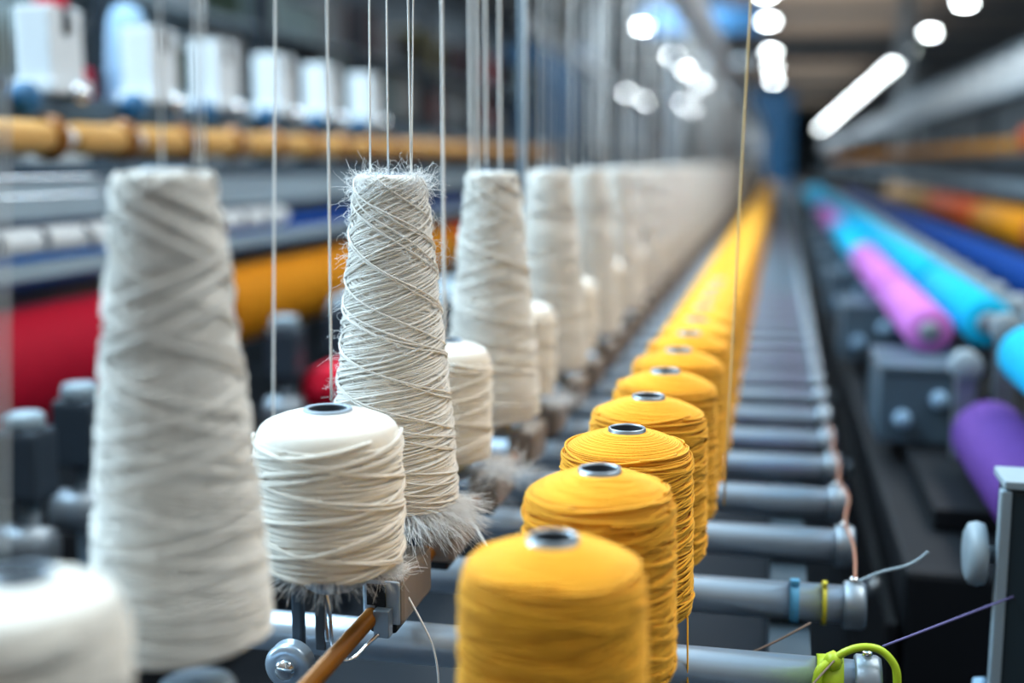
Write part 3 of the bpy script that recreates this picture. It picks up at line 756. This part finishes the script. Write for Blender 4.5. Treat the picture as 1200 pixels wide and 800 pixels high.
for bx in range(7):
    y0_ = 3.4 + 1.7 * bx
    t = thing('storage_rack', ['storage rack nearest the left edge in the background', 'second storage rack along the left side', 'third storage rack along the left side', 'fourth storage rack along the left side', 'fifth storage rack along the left side', 'sixth storage rack along the left side', 'farthest storage rack along the left side'][bx], 'rack', (-3.3, y0_, -1.15), 'storage racks along the left side')
    for px in (-.28, .28):
        for py in (.03, 1.6): obj('upright', MB().box((px, py, 1.25), (.05, .05, 2.5)), NAVY, t)
    for k, z in enumerate(LEV): obj('shelf', MB().box((0, .815, z + 1.15), (.60, 1.60, .03)), [SLATE, GREYB, SLATE, GREYB][k], t)
    for k, z in enumerate(LEV):
        cols = picks.get((bx, k)) or [rng.choice(['teal', 'grey', 'dark', 'white', 'blue', 'dark']) for _ in range(3)]
        for j, c in enumerate(cols):
            h = rng.uniform(.20, .36); w = rng.uniform(.30, .42)
            lab = '%s %s bin on the %s shelf of the %s storage rack' % (CN[c], ['near', 'middle', 'far'][j], ['lowest', 'second', 'third', 'top'][k], ['nearest', 'second', 'third', 'fourth', 'fifth', 'sixth', 'farthest'][bx])
            t2 = thing('storage_bin', lab, 'bin', (-3.3 + .02, y0_ + .32 + .5 * j, z + .016), 'bins in the left storage racks')
            m = CM[c]
            mb = MB().box((0, 0, .008), (.42, w, .016)).box((-.205, 0, h / 2), (.012, w, h)).box((.205, 0, h / 2), (.012, w, h)).box((0, -w / 2, h / 2), (.42, .012, h)).box((0, w / 2, h / 2), (.42, .012, h))
            obj('tub', mb, m, t2, bevel=.004)
            if rng.random() < .7: obj('lid', MB().box((0, 0, h + .008), (.44, w + .02, .02)), CM[rng.choice(['grey', 'dark', 'white', c])], t2, bevel=.004)
t = thing('machine_cabinet', 'tall blue cabinet behind the veil of threads', 'cabinet', (-3.2, 16.8, -1.15))
obj('body', MB().box((0, 0, 1.35), (1.0, 1.6, 2.7)), ROYAL, t, bevel=.02)
obj('door', MB().box((.505, 0, 1.35), (.02, 1.4, 2.5)), SLATE, t, bevel=.004)
t = thing('storage_container', 'royal blue container at the far end of the aisle', 'container', (-.35, 39, -1.15))
obj('tank', MB().box((0, 0, 1.65), (1.35, 1.5, 3.3)), ROYAL, t, bevel=.05)
obj('cover', MB().box((0, 0, 3.33), (1.45, 1.6, .06)), ROYAL, t, bevel=.02)

# ------------------------------------------------------------------ hall
struct('floor', MB().box((0, 55, -.05), (17, 130, .1)), FLOOR)
struct('ceiling', MB().box((0, 64, EYE + 4.3), (17, 112, .1)), CEIL)
struct('wall_left', MB().box((-8.4, 64, 2.7), (.2, 112, 5.4)), WALLM)
struct('wall_right', MB().box((8.4, 64, 2.7), (.2, 112, 5.4)), WALLM)
struct('wall_far', MB().box((0, 119.5, 2.7), (17, .2, 5.4)), WALLM)
for i, (x, y) in enumerate(((2.75, 30), (5.6, 54), (5.6, 78), (-4.6, 30), (-4.6, 54))):
    struct('trim_%d' % (i + 1), MB().box((x, y, (EYE + 4.25) / 2), (.30, .30, EYE + 4.25)), PILM)
for i in range(14):
    struct('trim_%d' % (i + 6), MB().box((0, 13 + 7.5 * i, EYE + 4.12), (16.8, .22, .24)), WALLM)
t = thing('crane_girder', 'blue overhead crane girder beyond the pale guide rail', 'crane', (-1.95, 30, 3.05))
obj('girder', MB().box((0, 0, .33), (3.0, .45, .62)), ROYAL, t, bevel=.02)
for x in (-1.2, 1.2): obj('hanger_rod', MB().box((x, 0, .92), (.08, .08, .60)), NAVY, t)
l0 = None
ROWS = [(-3.1, [27.3, 34.9, 40.2, 47.5], 'left', 'blurred round ceiling lamp of the left row, seen through threads'), (-5.0, [63, 69.5], 'far left', 'blurred round ceiling lamp of the far left row'), (-6.65, [53, 60], 'outer left', 'blurred round ceiling lamp of the outer left row'),
        (-.36, [22.5, 26.9, 34.4, 40, 45.9, 54.5, 63], 'middle', 'blurred round ceiling lamp of the row above the vanishing point'), (.28, [56, 64], 'second middle', 'blurred round ceiling lamp just right of the row above the vanishing point'),
        (3.3, [24.6, 30, 35.2, 39.8, 43.6] + [47.5 + 4.2 * k for k in range(16)], 'right', 'blurred round ceiling lamp of the slanting row at right')]
for x, ys, nm, lab in ROWS:
    for i, y in enumerate(ys):
        z = 3.0
        l = lab if i else 'nearest round ceiling lamp of the %s row' % nm
        if l0 is None:
            l0 = thing('pendant_lamp', l, 'lamp', (x, y, z), 'round lamps hanging in rows from the ceiling')
            obj('diffuser', MB().lathe([(.0005, -.055), (.09, -.045), (.135, -.015), (.14, 0), (.0005, .001)], 24), LAMP, l0)
            obj('housing', MB().lathe([(.145, -.004), (.165, .0), (.15, .06), (.07, .13), (.03, .16), (.0005, .165)], 24), GREYB, l0)
            obj('cord', MB().cyl((0, 0, .15), (0, 0, 1.25), .01, 8), BLACK, l0)
        else: dup(l0, (x, y, z), l, group='round lamps hanging in rows from the ceiling')

# ------------------------------------------------------------------ light
W = bpy.data.worlds.new('daylight'); sc.world = W; W.use_nodes = True
nt = W.node_tree; bg = nt.nodes['Background']
tc = nt.nodes.new('ShaderNodeTexCoord'); sp = nt.nodes.new('ShaderNodeSeparateXYZ'); nt.links.new(tc.outputs['Generated'], sp.inputs[0])
def mrange(sock, a, b, c, d):
    n = nt.nodes.new('ShaderNodeMapRange')
    for k, v in zip(('From Min', 'From Max', 'To Min', 'To Max'), (a, b, c, d)): n.inputs[k].default_value = v
    nt.links.new(sock, n.inputs['Value']); return n.outputs[0]
mu = nt.nodes.new('ShaderNodeMath'); mu.operation = 'MULTIPLY'
nt.links.new(mrange(sp.outputs['Z'], -.1, .75, .10, 1.15), mu.inputs[0]); nt.links.new(mrange(sp.outputs['Y'], -.7, .3, .36, 1.1), mu.inputs[1])
nt.links.new(mu.outputs[0], bg.inputs['Strength'])
cm = nt.nodes.new('ShaderNodeMix'); cm.data_type = 'RGBA'
nt.links.new(mrange(sp.outputs['Y'], -.6, .1, 0, 1), cm.inputs[0]); cm.inputs[6].default_value = (.98, .93, .86, 1); cm.inputs[7].default_value = (.52, .81, 1.0, 1)
nt.links.new(cm.outputs[2], bg.inputs['Color'])
def area(name, loc, rot, size, energy, col, sy=None):
    d = bpy.data.lights.new(name, 'AREA'); d.shape = 'RECTANGLE'; d.size = size; d.size_y = sy or size; d.energy = energy; d.color = col
    o = link(bpy.data.objects.new(name, d)); o.location = (loc[0], loc[1], loc[2] + EYE); o.rotation_euler = rot
    return o
area('left_key_light', (-2.2, 2.4, 2.6), (0, math.radians(-38), 0), .5, 240, (.64, .86, 1.0), 5)  # added key light from the upper left, no fixture behind it
area('right_rim_light', (1.5, 3.0, 2.8), (0, math.radians(28), 0), .5, 115, (1.0, .92, .82), 5)  # added warm light for the cones' right edges, not an actual lamp
area('left_rim_light', (-6.0, 1.2, 1.3), (0, math.radians(-102), 0), 1.2, 420, (.56, .82, 1.0), 4)  # added cool rim light out of view; there is no window
for i, (x, y) in enumerate(((-2.2, 17), (-2.4, 30), (-2.4, 48), (-2.4, 70))):
    area('hall_fill_light', (x, y, 4.1), (0, 0, 0), 2.0, 500 if y < 20 else 1000, (.80, .92, 1.0), 8)  # added fill to brighten the far hall, separate from the pendant lamps
for i, y in enumerate((36, 60, 85)):
    area('ceiling_fill_light', (1.2, y, 3.3), (PI, 0, 0), 5.0, 110, (1.0, .86, .70), 12)  # added upward fill so the ceiling is not black; no such fixtures

# ------------------------------------------------------------------ camera
cd = bpy.data.cameras.new('camera'); cam = link(bpy.data.objects.new('camera', cd)); sc.camera = cam
cd.sensor_width = 36; cd.lens = 42
p = math.atan(.15); yaw = math.atan(.225 * math.cos(p))
cam.location = (0, 0, EYE); cam.rotation_euler = (PI / 2 - p, 0, yaw)
cd.clip_start = .02; cd.clip_end = 300
cd.dof.use_dof = True; cd.dof.focus_distance = 1.12; cd.dof.aperture_fstop = 1.65
sc.view_settings.view_transform = 'Standard'; sc.view_settings.look = 'None'
sc.view_settings.exposure = 0.22; sc.view_settings.gamma = 1.0; sc.view_settings.use_curve_mapping = False
sc.cycles.use_denoising = True
sc.cycles.max_bounces = 6
